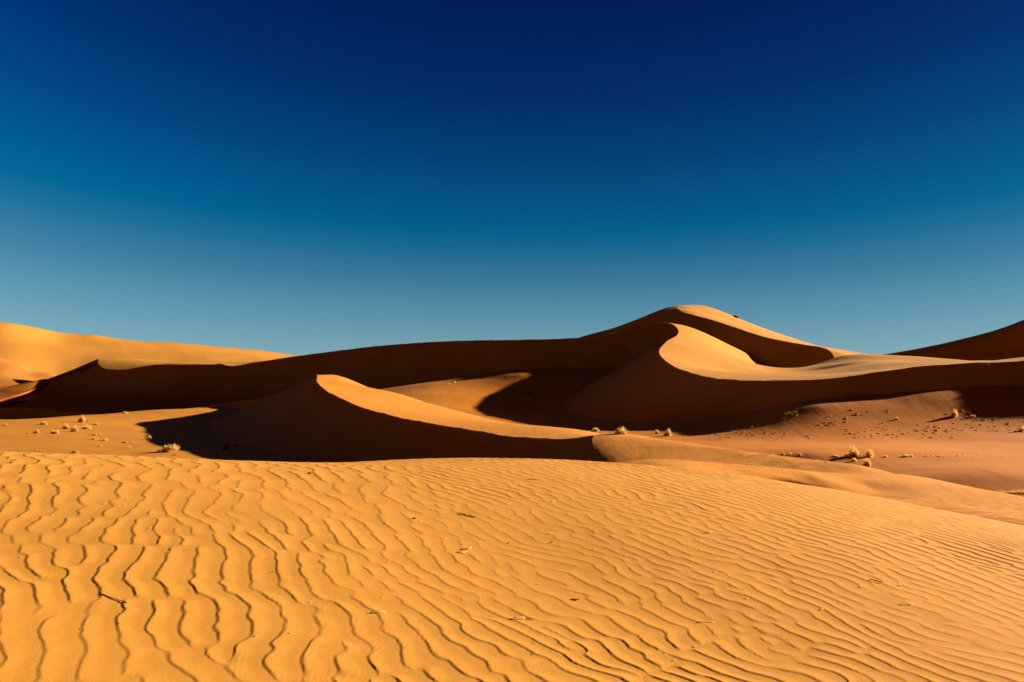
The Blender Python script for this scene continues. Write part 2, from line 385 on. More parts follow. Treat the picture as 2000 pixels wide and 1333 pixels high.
# ------------------------------------------------------------------ foreground dune with real ripples
LAMR = 0.145
def ripple_field(lam, az, seed, size=22.0, n=1024, kw=0.18, aw=24):
    rg = np.random.RandomState(seed)
    k = 2*np.pi*np.fft.fftfreq(n, size/n)
    KX, KY = np.meshgrid(k, k)
    K = np.hypot(KX, KY); TH = np.arctan2(KY, KX)
    k0 = 2*np.pi/lam
    dth = np.angle(np.exp(1j*(TH-az)))
    spec = np.exp(-((K-k0)/(kw*k0))**2)*np.exp(-(dth/R(aw))**2)
    f = (rg.randn(n, n)+1j*rg.randn(n, n))*spec
    a = np.fft.ifft2(f)
    a /= np.abs(a).mean()
    return a, size/n
def sample_field(fp, wx, wy):
    F_, px = fp
    n = F_.shape[0]
    fx = (wx+11.0)/px; fy = (wy+1.0)/px
    i = np.floor(fx).astype(int); j = np.floor(fy).astype(int); a, b = fx-i, fy-j
    g = lambda jj, ii: F_[jj % n, ii % n]
    return (g(j, i)*(1-a)+g(j, i+1)*a)*(1-b)+(g(j+1, i)*(1-a)+g(j+1, i+1)*a)*b
def fan_patch(name, zf, px, d, lam, az, seed, hgt, edge, mat):
    # finely rippled skin over a low back of sand
    PX, D = np.meshgrid((px-1000)/F, d)
    x, y = PX*D, D
    z = zf(x, y)
    wx = x+0.06*vnoise(x*1.1, y*1.1, 71)+0.015*vnoise(x*5, y*5, 72); wy = y+0.06*vnoise(x*1.1, y*1.1, 73)
    c = sample_field(ripple_field(lam, az, seed, size=24.0, n=1024, kw=0.13, aw=15), wx, wy)
    q = (np.angle(c)/(2*np.pi)) % 1.0; w = 0.22
    prof = np.where(q < w, 0.5-0.5*np.cos(np.pi*np.clip(q/w, 0, 1)), (1-q)/(1-w))
    h = hgt*np.clip(np.abs(c)/0.8, 0, 1.1)*(0.8+0.35*fbm(x/3.5, y/2.5, 74))
    e = edge(x, y)
    z = z+(h*prof+0.004)*e-0.02*(1-e)
    return grid_mesh(name, np.stack([x, y, z], -1), len(d), len(px), mat)
NOSE = fan_patch('low_nose', lambda x, y: SURF['front_dune'](x, y)+nose(x, y)+0.02*fbm(x/9.0, y/9.0, 3)-1.5*np.maximum(0, brink_x(y)+0.5-x),
                 np.arange(1166, 1764, 1.4), np.linspace(35.8, 50.2, 560), 0.15, R(20), 15, 0.013, wb_edge, M_mid)
bank_pts = WS([(1080, 925, 28), (1150, 914, 29), (1180, 911, 30), (1250, 907.5, 31), (1330, 908.5, 31.5), (1400, 912.5, 32), (1500, 919.5, 32.5), (1600, 925, 33), (1700, 926, 34.5),
               (1745, 927, 35.5), (1820, 937, 35), (1880, 950, 34), (1949, 964, 33), (2000, 972, 32), (2100, 990, 31),
               (1250, 913, 27), (1330, 918, 27), (1400, 930, 27.5), (1500, 935, 28.6), (1600, 936.5, 29.5), (1700, 941, 30.5),
               (1250, 922, 26.4), (1330, 928, 26.6), (1400, 940, 27.1), (1500, 949, 28.1), (1600, 951, 29.0), (1700, 954, 29.8),
               (1400, 965, 24), (1600, 985, 25), (1700, 975, 26.5),
               (1800, 965, 29), (1750, 988, 24), (1900, 985, 28), (1900, 1012, 21.5), (2000, 1000, 27), (2060, 1042, 19.5),
               (1300, 955, 22), (1500, 985, 21), (1650, 1020, 18), (1900, 1090, 16.5),
               (1080, 980, 34), (1180, 955, 35.5), (1330, 950, 37), (1500, 960, 38), (1600, 960, 38.5), (1745, 960, 40), (1880, 985, 38.5), (2000, 1005, 37), (2150, 1030, 36)])
BT = TPS(np.vstack([bank_pts, [(0, 14.5, 2.0), (4, 14, 1.4), (8, 14, 1.2), (12, 15, 1.0), (0, 11.5, 0.3), (4, 11.5, 0.0), (8, 11.5, -0.2), (13, 11.5, -0.3)]]))
hx, hy = (1566-1000)/F*28.1, 28.1
def bank_z(x, y):
    z = BT(x, y)+0.015*fbm(x/5.0, y/5.0, 33)
    k = np.clip((x-0.555*y)/7.0, 0, 1); z = np.clip(z, -1, 3)-2.6*k*k*(3-2*k)
    # a small scooped hollow with a steep back wall
    u, v = (x-hx)/0.95, (y-hy)/0.72
    return z-0.95*np.exp(-(u*u+np.where(v > 0, v*v, v*v*0.3))**2)
BANK = fan_patch('sand_bank', bank_z, np.r_[np.arange(1090, 2120, 1.5), np.arange(2120, 2900, 8)], np.r_[np.linspace(11.5, 15.4, 60), np.geomspace(15.5, 38, 800)], 0.115, R(24), 16, 0.014,
                 lambda x, y: np.clip((37.5-y)/1.5, 0, 1), M_mid)
def foreground():
    pts = WS([(0, 1333, 3.2), (500, 1333, 3.42), (1000, 1333, 3.65), (1500, 1333, 3.85), (2000, 1333, 4.02),
              (-400, 1333, 3.05), (2400, 1340, 4.15),
              (0, 1050, 4.95), (400, 1050, 5.25), (1000, 1050, 5.9), (1600, 1090, 5.8), (2000, 1150, 5.6),
              (-400, 884, 8.6), (0, 888, 8.8), (150, 893, 9.0), (300, 898, 9.2), (400, 903, 9.4), (500, 909, 9.7), (580, 912, 10), (650, 909.5, 10.6), (800, 906, 11.2),
              (1000, 905, 11.6), (1180, 910, 11.8), (1400, 934, 11.6), (1540, 950, 11.3), (1700, 974, 10.7), (1850, 1003, 10.1), (2000, 1031, 9.5), (2400, 1100, 9.0)])
    back = []
    for p, dz in zip(pts[-17:], [1.0]*17):
        u = p[:2]/np.hypot(*p[:2])
        back.append((*(p[:2]+u*2.2), p[2]-0.62)); back.append((*(p[:2]+u*6), p[2]-2.6)); 
    front = [(-4, 1, 3.85), (0, 1, 3.75), (4, 1, 3.7), (0, -2, 3.6), (-4, -2, 3.7), (4, -2, 3.6)]
    T = TPS(np.vstack([pts, np.array(back), np.array(front)]), 0.0)
    d = np.r_[np.linspace(-3, 2.5, 50), np.geomspace(2.6, 12.6, 900), np.linspace(12.7, 20, 60)]
    u = np.r_[np.linspace(-2, -1.02, 90), np.linspace(-1, 1, 1700), np.linspace(1.02, 2, 90)]
    U, D = np.meshgrid(u, d)
    half = 0.74*np.maximum(D, 2.6)
    out = np.clip(np.abs(U)-1, 0, 1)
    x, y = np.clip(U, -1, 1)*half+np.sign(U)*out*11.0, D
    skirt = np.clip(out-0.25, 0, 1)/0.75
    z = T(np.clip(x, -9, 9), np.clip(y, -2, 20))
    z = np.clip(z, -1.5, 4.6)-4.5*skirt*skirt*(3-2*skirt)
    # three families of ripples that grade into one another
    wx = x+0.05*vnoise(x*2.2, y*2.2, 3)+0.010*vnoise(x*11, y*11, 4)
    wy = y+0.05*vnoise(x*2.2, y*2.2, 9)+0.010*vnoise(x*11, y*11, 10)
    def sm(t): t = np.clip(t, 0, 1); return t*t*(3-2*t)
    left = sm((0.15-x-0.10*(y-4)+0.4*vnoise(x*.9, y*.9, 60))/1.3)
    far = sm((y-5.2+0.6*vnoise(x*.8, y*.8, 61))/1.6)
    c = (sample_field(ripple_field(0.122, R(22), 5, aw=20), wx, wy)*left*(1-far)
         + sample_field(ripple_field(0.155, R(20), 6, aw=20), wx, wy)*left*far
         + sample_field(ripple_field(0.112, R(31), 8, kw=0.21, aw=27), wx, wy)*(1-left))
    amp = np.abs(c)
    q = (np.angle(c)/(2*np.pi)+0.03*vnoise(x*16, y*16, 21)) % 1.0
    w = 0.155
    up = 0.5-0.5*np.cos(np.pi*np.clip(q/w, 0, 1))
    dn = ((1-q)/(1-w))
    prof = 0.95*np.where(q < w, up, dn**1.1)+0.5*(0.5-0.5*np.cos(2*np.pi*(q+0.5-w*0.5)))
    hgt = (0.0044+0.0004*np.clip((x-0.5)/3, -1, 1))*np.clip((amp-0.06)/0.70, 0, 1.05)**0.7
    patch = 0.75+0.35*fbm(x/1.6, y/1.6, 40)
    fade = 1-np.clip((y-13.5)/2, 0, 1)
    z = z+hgt*patch*prof*fade+0.004*fbm(x*1.3, y*1.3, 50)
    global FGV
    FGV = np.stack([x, y, z], -1).reshape(-1, 3)
    return grid_mesh('foreground_dune', np.stack([x, y, z], -1), len(d), len(u), M_fore)
FG = foreground()

# ------------------------------------------------------------------ things on the sand
def bvh_of(o):
    me = o.data
    v = np.empty(len(me.vertices)*3, np.float32); me.vertices.foreach_get('co', v)
    p = np.empty(len(me.polygons)*4, np.int32); me.polygons.foreach_get('vertices', p)
    return BVHTree.FromPolygons(v.reshape(-1, 3).tolist(), p.reshape(-1, 4).tolist())
BV = [bvh_of(o) for o in (D_front, D_main, D_small, G)]
FPX = 1000+F*FGV[:, 0]/FGV[:, 1]; FPY = HZ-F*(FGV[:, 2]-CAMZ)/FGV[:, 1]
EYE = Vector((0, 0, CAMZ))
def ground_at(px, py):
    """where the sand seen at this point of the photo lies"""
    d = Vector(((px-1000)/F, 1, (HZ-py)/F)).normalized()
    best = None
    for b in BV:
        h = b.ray_cast(EYE, d)
        if h[0] is not None and (best is None or h[3] < best[3]): best = h
    return best[0], best[1]
def fore_at(px, py):
    i = int(np.argmin((FPX-px)**2+(FPY-py)**2))
    return Vector(FGV[i].tolist())

def plain_material(name, c, c2=None, rough=0.9, transl=0.0):
    m = bpy.data.materials.new(name); m.use_nodes = True
    nt = m.node_tree; N = nt.nodes; Lk = nt.links
    bs = N['Principled BSDF']; bs.inputs['Roughness'].default_value = rough
    bs.inputs['Specular IOR Level'].default_value = 0.15
    tc = N.new('ShaderNodeTexCoord'); n = N.new('ShaderNodeTexNoise'); n.inputs['Scale'].default_value = 9
    Lk.new(tc.outputs['Object'], n.inputs['Vector'])
    mx = N.new('ShaderNodeMix'); mx.data_type = 'RGBA'
    mx.inputs[6].default_value = (*c, 1); mx.inputs[7].default_value = (*(c2 or c), 1)
    mr = N.new('ShaderNodeMapRange'); mr.inputs[1].default_value = .35; mr.inputs[2].default_value = .65
    Lk.new(n.outputs['Fac'], mr.inputs[0])
    Lk.new(mr.outputs[0], mx.inputs[0]); Lk.new(mx.outputs[2], bs.inputs['Base Color'])
    if transl:
        tr = N.new('ShaderNodeBsdfTranslucent'); ms = N.new('ShaderNodeMixShader'); ms.inputs[0].default_value = transl
        Lk.new(mx.outputs[2], tr.inputs[0]); Lk.new(bs.outputs[0], ms.inputs[1]); Lk.new(tr.outputs[0], ms.inputs[2])
        Lk.new(ms.outputs[0], N['Material Output'].inputs[0])
    return m
M_straw = plain_material('pale_dry_foliage', (0.84, 0.54, 0.18), (0.72, 0.43, 0.13), transl=0.45)
M_stem = plain_material('grey_dry_stems', (0.20, 0.12, 0.06), (0.30, 0.20, 0.10))
M_shaded = plain_material('shaded_foliage', (0.10, 0.11, 0.05), (0.16, 0.15, 0.07))  # shade put into the foliage colour of shrubs that stand in shadow
M_white = plain_material('bleached_straw', (0.92, 0.82, 0.58), (0.86, 0.74, 0.48), transl=0.7)
M_twig = plain_material('dark_twig_bark', (0.06, 0.035, 0.02), (0.12, 0.08, 0.05))
M_leaf = plain_material('brown_leaf', (0.30, 0.14, 0.04), (0.40, 0.20, 0.06))
M_mound = sand_material('hummock_sand', (0.46, 0.16, 0.026), (0.52, 0.19, 0.032))

def mesh_obj(name, verts, faces, mats, fm=None, parent=None, smooth=False):
    me = bpy.data.meshes.new(name); me.from_pydata(verts, [], faces)
    for m in mats: me.materials.append(m)
    if fm: me.polygons.foreach_set('material_index', fm)
    if smooth: me.polygons.foreach_set('use_smooth', [True]*len(me.polygons))
    me.update()
    o = bpy.data.objects.new(name, me); col.objects.link(o)
    if parent: o.parent = parent
    return o

def blade(V, Fc, base, dirv, L, wd, droop, rg):
    """a tapered dry blade or twig of three segments"""
    d = np.array(dirv)/np.linalg.norm(dirv)
    side = np.cross(d, rg.randn(3)); side /= np.linalg.norm(side)+1e-9
    p = np.array(base, float); i0 = len(V)
    for k in range(4):
        wk = wd*(1-0.8*k/3)
        V.append(tuple(p-side*wk)); V.append(tuple(p+side*wk))
        d = d+np.array([0, 0, -droop*0.33])+0.18*rg.randn(3); d /= np.linalg.norm(d)
        p = p+d*L/3
    for k in range(3):
        a = i0+2*k; Fc.append((a, a+1, a+3, a+2))

def bush_geo(seed, lobes=3, n=420, squat=0.75, spread=0.30, thick=0.016):
    """rounded dry shrub about 1 m wide, made of many fine twigs in a few lobes"""
    rg = np.random.RandomState(seed)
    V, Fc = [], []
    C = [(rg.uniform(-spread, spread), rg.uniform(-spread, spread)*.8, 0.0, rg.uniform(.26, .42)) for _ in range(lobes)]
    for i in range(n):
        cx, cy, cz, r = C[rg.randint(lobes)]
        v = rg.randn(3); v[2] = abs(v[2])+0.12; v /= np.linalg.norm(v)
        s = rg.uniform(0.05, 0.72)*r
        b = (cx+v[0]*s, cy+v[1]*s, max(0, v[2]*s*squat*1.3)-0.02)
        blade(V, Fc, b, (v[0], v[1], v[2]*squat+0.1), r*rg.uniform(.28, .62), thick*rg.uniform(.6, 1.3), 0.25, rg)
    return V, Fc
def stems_geo(seed, n=40):
    rg = np.random.RandomState(seed); V, Fc = [], []
    for i in range(n):
        a = rg.uniform(0, 2*np.pi); t = rg.uniform(.2, 1.1)
        blade(V, Fc, (rg.uniform(-.15, .15), rg.uniform(-.12, .12), -0.03), (math.cos(a)*t, math.sin(a)*t, 1), rg.uniform(.25, .5), .012, 0.1, rg)
    return V, Fc
def grass_geo(seed, n=60, h=0.5, lean=0.6):
    rg = np.random.RandomState(seed); V, Fc = [], []
    for i in range(n):
        a = rg.uniform(0, 2*np.pi); t = abs(rg.randn())*lean
        blade(V, Fc, (rg.uniform(-.3, .3), rg.uniform(-.2, .2), -0.03), (math.cos(a)*t, math.sin(a)*t, 1), rg.uniform(.5, 1.1)*h, .014, 0.35, rg)
    return V, Fc
def hummock_geo(seed, n=26):
    """a little drift of sand with a sparse dry tuft, tailing off downwind"""
    rg = np.random.RandomState(seed); V, Fc, fm = [], [], []
    nr, na = 7, 18
    ph = rg.uniform(0, 6.28, 3)
    for i in range(nr+1):
        r = i/nr
        for j in range(na):
            a = 2*np.pi*j/na
            k = 1+0.16*math.sin(2*a+ph[0])+0.12*math.sin(3*a+ph[1])
            x, y = r*k*math.cos(a)*0.55, r*k*math.sin(a)*0.36
            if x < 0: x *= 1.25
            z = 0.24*(math.cos(min(1, r)*math.pi)*.5+.5)**0.8*(1+0.18*math.sin(4*a+ph[2])*r)-0.03-0.06*(r > .99)
            V.append((x, y, z))
    for i in range(nr):
        for j in range(na):
            a, b = i*na+j, i*na+(j+1) % na
            Fc.append((a, b, b+na, a+na)); fm.append(0)
    n0 = len(Fc)
    for i in range(n):
        a = rg.uniform(0, 6.28); t = rg.uniform(.2, 1.4)
        x, y = rg.normal(0.06, .16), rg.normal(0, .11)
        blade(V, Fc, (x, y, 0.14), (math.cos(a)*t, math.sin(a)*t, 1), rg.uniform(.08, .24), .014, 0.3, rg)
    fm += [1]*(len(Fc)-n0)
    return V, Fc, fm

def add_stems(V, Fc, seed, h=1.0):
    # dark dead wood showing through the lower crown
    rg = np.random.RandomState(seed)
    for i in range(70):
        a = rg.uniform(0, 2*np.pi); t = rg.uniform(.3, 1.6); r = rg.uniform(0, .34)
        blade(V, Fc, (math.cos(a)*r, math.sin(a)*r*.8, -0.02), (math.cos(a)*t, math.sin(a)*t, 1), rg.uniform(.12, .30)*h, .013, 0.1, rg)
protos = {}
def make(kind, v):
    key = (kind, v)
    if key in protos: return protos[key]
    nm = {'bush': 'dry_shrub', 'lump': 'dry_shrub', 'grass': 'grass_tuft', 'dark': 'dry_shrub', 'hum': 'grass_hummock'}[kind]
    if kind == 'bush':
        V, Fc = bush_geo(100+v, lobes=[2, 3, 4, 3][v % 4], n=760, squat=.95); n0 = len(Fc); add_stems(V, Fc, 150+v); ms, fm = [M_straw, M_stem], [0]*n0+[1]*(len(Fc)-n0)
    elif kind == 'lump':
        V, Fc = bush_geo(200+v, lobes=3, n=620, squat=.45, spread=.34); n0 = len(Fc); add_stems(V, Fc, 250+v, .5); ms, fm = [M_straw, M_stem], [0]*n0+[1]*(len(Fc)-n0)
    elif kind == 'grass':
        V, Fc = grass_geo(300+v); ms, fm = [M_straw], None
    elif kind == 'dark':
        V, Fc = bush_geo(400+v, lobes=3, n=260, squat=.8, thick=.012); ms, fm = [M_shaded], None
    else:
        V, Fc, fm = hummock_geo(500+v); ms = [M_mound, M_straw]
    me = bpy.data.meshes.new(nm); me.from_pydata(V, [], Fc)
    for m in ms: me.materials.append(m)
    if fm: me.polygons.foreach_set('material_index', fm); me.polygons.foreach_set('use_smooth', [kind == 'hum' and q == 0 for q in fm])
    a = np.array(V); me.update()
    protos[key] = (me, nm, np.ptp(a[:, 0]), a[:, 2].max())
    return protos[key]

def put(kind, v, px, py, wpx, hpx, label, cat, group=None, rot=None, fore=False):
    me, nm, w0, h0 = make(kind, v)
    p = fore_at(px, py) if fore else ground_at(px, py)[0]
    o = bpy.data.objects.new(nm, me); col.objects.link(o)
    m = p.y/F
    o.location = p-Vector((0, 0, 0.01)); o.rotation_euler = (0, 0, rot if rot is not None else rng.uniform(-.5, .5))
    k_ = 1.0 if kind == 'hum' else 1.3
    o.scale = (k_*wpx*m/w0, k_*wpx*m/w0, k_*hpx*m/h0)
    o['label'] = label; o['category'] = cat
    if group: o['group'] = group
    return o

GL = 'dry shrubs on the left plain'
left_shrubs = [
    ('bush', 0, 162, 825, 17, 12, 'round pale straw shrub on top of the low left swell, right before the dark hollow'),
    ('lump', 0, 84, 829.5, 13, 7, 'low pale shrub near the crest of the left swell with a thin shadow'),
    ('lump', 1, 11, 832, 8, 5, 'small pale shrub near the left edge of the photo on the swell crest'),
    ('lump', 2, 245, 808.5, 10, 5, 'small pale shrub on the thin lit tongue of sand below the long dark dune'),
    ('lump', 3, 186, 830, 11, 4, 'flat pale tuft just right of the round shrub on the swell'),
    ('bush', 1, 131, 838.5, 16, 10, 'pale shrub at the back left of the tight cluster on the left plain'),
    ('bush', 2, 146, 843.5, 15, 11, 'fluffy pale shrub at the front of the tight cluster, with the darkest shadow'),
    ('lump', 4, 166, 838, 16, 8, 'low spreading shrub at the right of the tight cluster on the left plain'),
    ('bush', 3, 70, 846.5, 11, 7, 'small upright pale shrub left of the tight cluster'),
    ('lump', 5, 106, 847.5, 16, 9, 'pale shrub with ragged top between the upright one and the tight cluster'),
    ('lump', 0, 55, 847, 6, 3, 'tiny pale tuft beside the small upright shrub'),
    ('lump', 1, 191, 850, 15, 4, 'flat faded tuft above the two small shrubs below the cluster'),
    ('lump', 2, 185, 859, 10, 6, 'small shrub with dark shaded side, left one of the pair below the cluster'),
    ('lump', 3, 204, 861, 11, 6, 'small shrub, right one of the pair below the cluster'),
    ('lump', 4, 194, 872, 8, 3, 'faint low tuft below the pair of small shrubs'),
    ('hum', 0, 147, 885, 26, 6, 'flat hummock with scattered straw just behind the rippled foreground, far left'),
    ('hum', 1, 243, 865.5, 18, 4, 'low hummock of dry stalks left of the shadow tip'),
    ('grass', 0, 254, 877, 7, 8, 'thin upright grass tuft left of the big ragged shrub'),
    ('lump', 5, 76, 881.5, 15, 3, 'barely raised straw patch on the smooth sand at lower left'),
    ('lump', 2, 261, 866, 12, 3, 'low straw tuft beside the hummock near the shadow edge'),
    ('bush', 1, 293, 858.5, 11, 8, 'small pale shrub standing right on the edge of the dune shadow'),
    ('hum', 2, 342, 890, 19, 4, 'low straw hummock in front of the big ragged shrub'),
    ('hum', 3, 301, 894.5, 13, 3, 'small straw hummock just behind the foreground ripples near the big shrub'),
    ('dark', 0, 441, 878.5, 15, 12, 'dull shrub inside the front dune shadow, larger of the two'),
    ('dark', 1, 462, 872, 10, 5, 'small dull shrub inside the front dune shadow beside the larger one'),
    ('lump', 3, 349, 798.5, 6, 3, 'tiny shrub on the far end of the lit tongue of sand'),
]
for k, v, px, py, wp, hp, lb in left_shrubs:
    cat = {'bush': 'shrub', 'lump': 'shrub', 'dark': 'shrub', 'grass': 'grass tuft', 'hum': 'hummock'}[k]
    put(k, v, px, py, wp, hp, lb, cat, GL)

# the big ragged shrub at the shadow edge: pale crown, darker grassy side, dry stems
p, _ = ground_at(326, 883)
root = bpy.data.objects.new('ragged_shrub', None); col.objects.link(root); root.location = p
root['label'] = 'largest shrub on the left plain, ragged straw crown with dark stems, at the shadow edge'; root['category'] = 'shrub'
V, Fc = bush_geo(61, lobes=4, n=620, squat=.7, spread=.36, thick=.02)
o = mesh_obj('crown', V, Fc, [M_straw], parent=root); o.location = (0.22, 0, 0.14); o.scale = (1.05, .9, 1.15)
V, Fc = stems_geo(62, 70); o = mesh_obj('stems', V, Fc, [M_stem], parent=root); o.location = (-0.12, -.06, 0); o.scale = (1.2, 1, 1.0)
V, Fc = grass_geo(63, 70, h=.5); o = mesh_obj('grass_clump', V, Fc, [M_straw], parent=root); o.location = (-0.42, -.05, 0); o.scale = (.7, .7, .9)

GR = 'dry shrubs on the right plain'
right_shrubs = [
    ('bush', 0, 1161, 843, 14, 7, 'small two-headed pale shrub at the tip of the front dune crest'),
    ('bush', 2, 1213, 848, 25, 13, 'wide rounded golden shrub behind the front dune, against the dark slip face'),
    ('dark', 2, 1249, 840, 12, 7, 'dark shrub in shade between two golden shrubs at the big dune foot'),
    ('bush', 1, 1285, 847, 10, 7, 'small golden shrub with a slim top at the edge of the big dune shadow'),
    ('bush', 3, 1302, 852, 15, 13, 'taller golden shrub beside the slim one at the edge of the big shadow'),
    ('lump', 0, 1487, 888.5, 9, 4, 'faint low tuft, leftmost in the row on the right plain'),
    ('lump', 1, 1510, 888.5, 6, 3, 'tiny tuft left of the two domed hummocks'),
    ('hum', 4, 1528, 890, 16, 7, 'domed sand hummock with pale top, left one of two on the right plain'),
    ('lump', 2, 1543, 888, 7, 4, 'tiny tuft between the two domed hummocks'),
    ('hum', 5, 1562, 891, 16, 8, 'domed hummock with a very dark shaded side, right one of two on the right plain'),
    ('hum', 1, 1447, 896, 13, 4, 'small dark hummock at the right tip of the rippled whaleback'),
    ('lump', 3, 1595, 901, 9, 3, 'low tuft with thin shadow in front of the domed hummocks'),
    ('bush', 0, 1614, 906, 9, 6, 'small round tuft in front of the tall fluffy shrubs'),
    ('lump', 4, 1557, 906.5, 7, 3, 'low tuft at the edge of the whaleback, left one of two'),
    ('lump', 5, 1571, 907, 7, 2.5, 'flat tuft at the edge of the whaleback, right one of two'),
    ('bush', 1, 1672, 893, 26, 19, 'tallest fluffy golden shrub on the right plain'),
    ('bush', 3, 1696, 893, 19, 14, 'rounded fluffy shrub just right of the tallest one'),
    ('bush', 2, 1653, 893, 10, 6, 'small shrub touching the left side of the tallest fluffy one'),
    ('lump', 0, 1631, 892, 11, 4, 'low tuft left of the tallest fluffy shrub'),
    ('lump', 2, 1668, 901, 11, 7, 'low shrub in front of the tallest fluffy shrub'),
    ('bush', 0, 1690, 912, 15, 15, 'round golden shrub nearest the rippled whaleback, with a long thin shadow'),
    ('lump', 1, 1731, 893, 9, 4, 'low tuft right of the two fluffy shrubs'),
    ('lump', 3, 1766, 892.5, 13, 6, 'low spreading tuft in the straw line, left of a twin'),
    ('lump', 4, 1777, 892.5, 11, 5, 'low spreading tuft in the straw line, right of its twin'),
    ('bush', 3, 1862, 814, 15, 13, 'bright fluffy shrub high on the reddish slope with a long shadow'),
    ('bush', 1, 1753, 820, 7, 5, 'small pale shrub higher than the hummocks on the reddish slope'),
    ('lump', 5, 1899, 815, 10, 5, 'low pale shrub right of the bright one on the reddish slope'),
    ('bush', 2, 1996, 843, 14, 10, 'shrub at the right edge of the photo on the reddish slope'),
]
for k, v, px, py, wp, hp, lb in right_shrubs:
    put(k, v, px, py, wp, hp, lb, 'hummock' if k == 'hum' else 'shrub', GR)
for i, px in enumerate([1800, 1812, 1819, 1833, 1842, 1853, 1861, 1872, 1884, 1899, 1912, 1936, 1958]):
    put('lump', i, px, 891+rng.uniform(-1, 1.2), rng.uniform(5, 9), rng.uniform(1.5, 3), 'tiny straw tuft in the long pale line across the right plain', 'grass tuft', 'straw line tufts')
for i, px in enumerate([1946, 1956, 1964, 1973, 1981, 1990, 1999, 2008]):
    put('grass', i, px, 962.5+rng.uniform(-.4, .4), rng.uniform(9, 13), rng.uniform(4, 6), 'short pale grass clump in the dark-footed row at the lower right edge', 'grass tuft', 'grass row at the right edge')
put('grass', 5, 602, 911.5, 6, 6, 'small pale grass tuft on the foreground crest, left one of two', 'grass tuft', 'grass tufts on the foreground crest', fore=True)
put('grass', 6, 632, 910, 7, 5, 'small pale grass tuft on the foreground crest, right one of two', 'grass tuft', 'grass tufts on the foreground crest', fore=True)
for px, py, wp, hp, lb in [(1223, 686, 12, 4, 'dark shrub in shade high on the big dune, under its curved brink'), (1152, 705, 12, 4, 'dark shrub in shade midway down the big dune, left of the upper one'),
                           (1033, 769, 20, 5, 'wide dark shrub in shade low on the big dune, right of the lit ramp')]:
    put('dark', 1, px, py, wp, hp, lb, 'shrub', 'shrubs on the shaded slip face')
for px, py, wp, hp, lb in [(876, 750.5, 5, 3, 'tiny pale shrub on the upper edge of the lit ramp, left one'), (887, 748, 6, 4, 'pale shrub on the upper edge of the lit ramp, right one')]:
    put('lump', 2, px, py, wp, hp, lb, 'shrub', 'shrubs on the lit ramp')

# small hummocks sprinkled over the reddish slope
def field(n, poly, wr, hr, label, group, seed):
    rg = np.random.RandomState(seed); k = 0
    while k < n:
        px, py = poly(rg)
        o = put('hum', rg.randint(8), px, py, rg.uniform(*wr), rg.uniform(*hr), label, 'hummock', group, rot=rg.uniform(-.4, .4))
        k += 1
def p_band(rg):
    t = rg.rand(); return 1432+t*135+rg.normal(0, 7), 842-t*40+rg.normal(0, 3.5)
def p_low(rg): return rg.uniform(1385, 1540), rg.uniform(845, 857)
def p_main(rg):
    while True:
        x, y = rg.uniform(1570, 1860), rg.uniform(800, 857)
        if y > 828 or (x < 1680 and rg.rand() < .8) or rg.rand() < .12:
            if vnoise(np.array(x/34.0), np.array(y/13.0), 77) > -0.35: return x, y
def p_right(rg): return rg.uniform(1850, 2010), rg.uniform(798, 846)
field(50, p_band, (5, 13), (1.6, 3.2), 'small dry hummock in the diagonal band along the big shadow edge', 'hummocks along the shadow edge', 1)
field(42, p_low, (4, 11), (1.4, 3), 'small dry hummock at the foot of the reddish slope, left part', 'hummocks at the slope foot', 2)
field(120, p_main, (4, 13), (1.5, 3.4), 'small dry hummock scattered across the middle of the reddish slope', 'hummocks on the reddish slope', 3)
field(68, p_right, (5, 15), (1.6, 3.4), 'small dry hummock on the far right of the reddish slope', 'hummocks on the right of the slope', 4)

# a dark rock breaking the skyline on the right shoulder of the summit
BV.append(bvh_of(D_back))
def rock():
    rg = np.random.RandomState(77); bm = bmesh.new()
    bmesh.ops.create_icosphere(bm, subdivisions=3, radius=1.0)
    for v in bm.verts:
        k = 1+0.22*float(vnoise(np.array(v.co.x*1.7+5), np.array(v.co.y*1.7+v.co.z*2.3), 5))+0.1*float(vnoise(np.array(v.co.x*5), np.array(v.co.y*5+v.co.z*4), 6))
        v.co = Vector((v.co.x*0.85, v.co.y*0.6, max(v.co.z, -0.4)*0.5))*k
    me = bpy.data.meshes.new('rock'); bm.to_mesh(me); bm.free(); me.materials.append(M_rock)
    o = bpy.data.objects.new('rock', me); col.objects.link(o)
    o['label'] = 'small dark rock on the skyline right of the highest dune summit'; o['category'] = 'rock'
    py = 606.0
    while py < 640:
        d = Vector(((1437-1000)/F, 1, (HZ-py)/F)).normalized()
        if BV[-1].ray_cast(EYE, d)[0] is not None: break
        py += 0.25
    p, _ = ground_at(1437, py+0.5); o.location = p+Vector((0, 0, 0.05)); o.rotation_euler = (0, R(12), 0.2); o.scale = (.75, .6, .7)
    return o
M_rock = plain_material('dark_rock', (0.035, 0.022, 0.016), (0.06, 0.04, 0.03))
rock()

